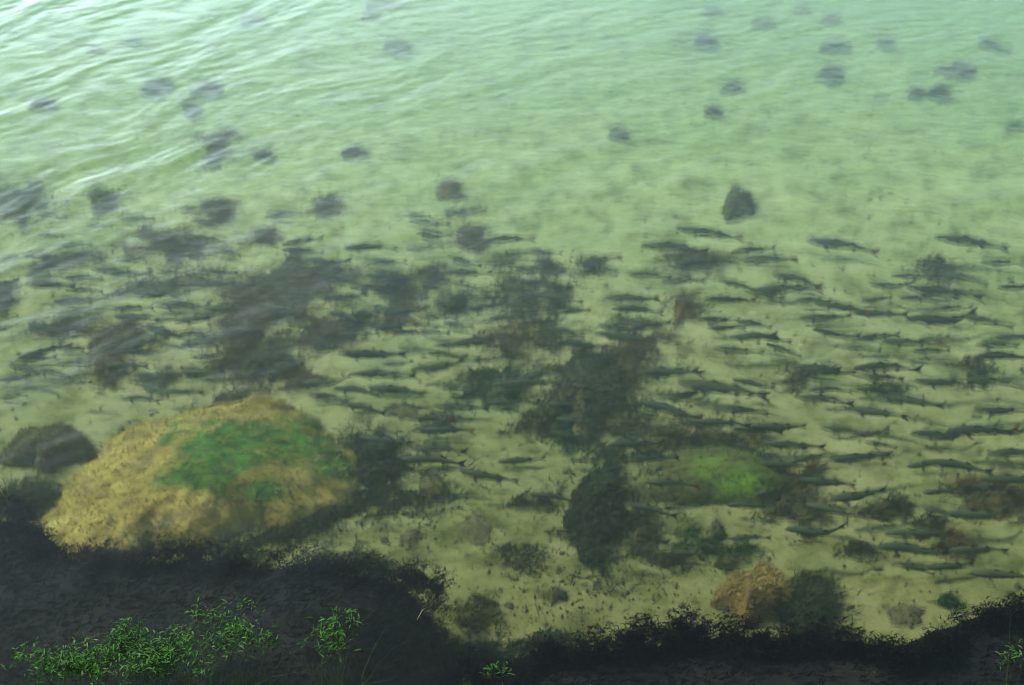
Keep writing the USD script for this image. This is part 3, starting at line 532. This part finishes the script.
for i, (x, y, *_) in enumerate(fdata):
    best = None
    for short, c, rx, ry in landmarks:
        dx, dy = (x - c[0]) / 1.0, (y - c[1]) * 1.3; d = math.hypot(max(abs(dx) - rx * .7, 0), max(abs(dy) - ry * .7, 0))
        if best is None or d < best[0]: best = (d, short, c, rx, ry, dx, dy)
    d, short, c, rx, ry, dx, dy = best
    side = 'over' if abs(dx) < rx * .75 and abs(y - c[1]) < ry * .75 else ('left of' if dx < 0 else 'right of') if abs(dx) > 1.2 * abs(dy) else ('above' if dy < 0 else 'below')
    rank.setdefault((short, side), []).append((math.hypot(dx, dy), i))
labels = {}
for (short, side), lst in rank.items():
    for k, (_, i) in enumerate(sorted(lst)):
        x, y, L, tilt, pose, tone, rust = fdata[i]
        tone_w = ['slate grey', 'olive grey', 'blackish'][tone]
        labels[i] = f"{tone_w} fish" + (', rusty tail,' if rust else ',') + (f' {order_word(k)} {side} the {short}' if len(lst) > 1 else f' only one {side} the {short}')
for i, (x, y, L, tilt, pose, tone, rust) in enumerate(fdata):
    ca, sa = math.cos(math.radians(tilt)), math.sin(math.radians(tilt)); L *= 1.14
    g = ground(x, y); z = g[2] + (float(Rf.uniform(.07, .26)) * (1.3 if L > 55 else 1) if i < deep_from else float(Rf.uniform(.05, .10)))
    head, tail = at(x - ca * L / 2, y - sa * L / 2, z), at(x + ca * L / 2, y + sa * L / 2, z)
    d = head - tail; ln = float(np.linalg.norm(d)); yaw = math.degrees(math.atan2(d[1], d[0])); c = (head + tail) / 2
    key = (pose, tone, rust)
    X = UsdGeom.Xform.Define(stage, numbered('/World', 'fish')); P = X.GetPrim()
    X.AddTranslateOp().Set(Gf.Vec3d(*map(float, c))); X.AddRotateXYZOp().Set(Gf.Vec3f(float(Rf.normal(0, 6)), float(Rf.normal(0, 3)), yaw)); X.AddScaleOp().Set(Gf.Vec3f(ln, ln * float(Rf.uniform(1.0, 1.4)), ln))
    if key not in protos:
        protos[key] = P
        for nm, ms in fish_parts(POSES[pose]).items():
            base = nm.split('_0')[0]
            mat = fish_skin[tone] if nm == 'body' else eye_look if base == 'eye' else (fin_rust if rust and base in ('tail_fin', 'anal_fin') else fin_grey)
            part(P, base, ms, mat, smooth=True if base in ('body', 'eye') else 30)
    else:
        P.GetReferences().AddInternalReference(protos[key].GetPath()); P.SetInstanceable(True)
    meta(P, labels[i], 'fish', 'school of fish heading left')

# ------------------------------------------------------------------ small things on the sand and on the surface
R = np.random.default_rng(3)
def scatter(name, n, look, lengths, region, label, cat):
    V, f, k0 = [], [], 0
    for _ in range(n):
        px, py = region(R); p = ground(px, py) + [0, 0, .006]
        L = R.uniform(*lengths); w = L * R.uniform(.15, .8); a = R.uniform(0, 2 * np.pi); d, s_ = np.array([math.cos(a), math.sin(a), R.normal(0, .2)]) * L / 2, np.array([-math.sin(a), math.cos(a), R.normal(0, .2)]) * w / 2
        h = np.array([0, 0, min(w, .012)])
        V += [p - d, p - s_, p + d, p + s_, p + h, p - h * 1.4]; f += [(k0, k0 + 1, k0 + 4), (k0 + 1, k0 + 2, k0 + 4), (k0 + 2, k0 + 3, k0 + 4), (k0 + 3, k0, k0 + 4)]; k0 += 6
    meta(part(None, name, (np.array(V), np.array(f)), look, smooth=False), label, cat, kind='stuff')
everywhere = lambda R: (R.uniform(-20, 1044), R.uniform(60, 690))
near = lambda R: (R.normal(590, 70), R.normal(590, 32)) if R.random() < .55 else (R.uniform(380, 1030), R.uniform(430, 670))
scatter('dark_debris', 900, debris_dark, (.006, .028), near, 'dark plant scraps scattered on the pale sand', 'debris')
scatter('leaf_litter', 900, weed['olive'], (.02, .09), everywhere, 'olive weed scraps strewn over the whole sandy bottom', 'debris')
scatter('shell_grit', 420, debris_pale, (.006, .02), near, 'pale shell grit sprinkled on the sand', 'shell grit')
def blade(px0, py0, px1, py1, z, wd, look, label, name='floating_blade', cat='blade'):
    a, b_ = at(px0, py0, z), at(px1, py1, z + .01); m = (a + b_) / 2 + [0, .01, .008]; c = m.copy()
    d = b_ - a; s_ = np.cross(d, [0, 0, 1]); s_ /= np.linalg.norm(s_); V = []
    for p, w in ((a, .4), ((a + m) / 2, 1), (m, 1), ((m + b_) / 2, .8), (b_, .15)): V += [p - s_ * wd * w / 2, p + s_ * wd * w / 2, p + [0, 0, wd * .5 * w]]
    f = []
    for j in range(4):
        for i, i2 in ((0, 1), (1, 2), (2, 0)): a0 = 3 * j; f += [(a0 + i, a0 + i2, a0 + 3 + i2), (a0 + i, a0 + 3 + i2, a0 + 3 + i)]
    meta(part(None, name, (np.array(V), np.array(f)), look, smooth=True), label, cat)
blade(417, 620, 427, 607, .012, .008, weed['straw'], 'yellow blade floating over the left ledge')
blade(81, 643, 112, 632, .02, .005, weed['straw'], 'long thin straw above the widest leafy plant')
blade(466, 469, 484, 456, -.04, .006, debris_dark, 'thin dark twig right of the lowest fish row', 'twig', 'twig')
blade(450, 494, 455, 506, -.5, .007, debris_dark, 'short dark twig beside the squarish brown stone', 'twig', 'twig')
blade(923, 392, 925, 410, -.3, .005, debris_dark, 'short upright twig crossing a fish at right', 'twig', 'twig')
blade(847, 516, 848, 530, -.5, .007, debris_dark, 'upright twig between the lower right fish', 'twig', 'twig')
blade(566, 575, 604, 586, -.78, .008, debris_dark, 'long curved twig on the sand below the weed stack', 'twig', 'twig')
blade(534, 602, 540, 620, -.78, .007, debris_dark, 'slanting twig left of the dark specks on sand', 'twig', 'twig')
blade(2, 478, 9, 497, .02, .006, debris_dark, 'dark reed blade at the left edge above the ledge', 'reed_blade', 'reed')
blade(-2, 482, 4, 498, .02, .006, debris_dark, 'shorter reed blade cut by the left edge', 'reed_blade', 'reed')
blade(622, 144, 640, 148, -1.4, .03, debris_dark, 'strand of weed trailing from the open sand stone', 'weed_strand', 'seaweed')
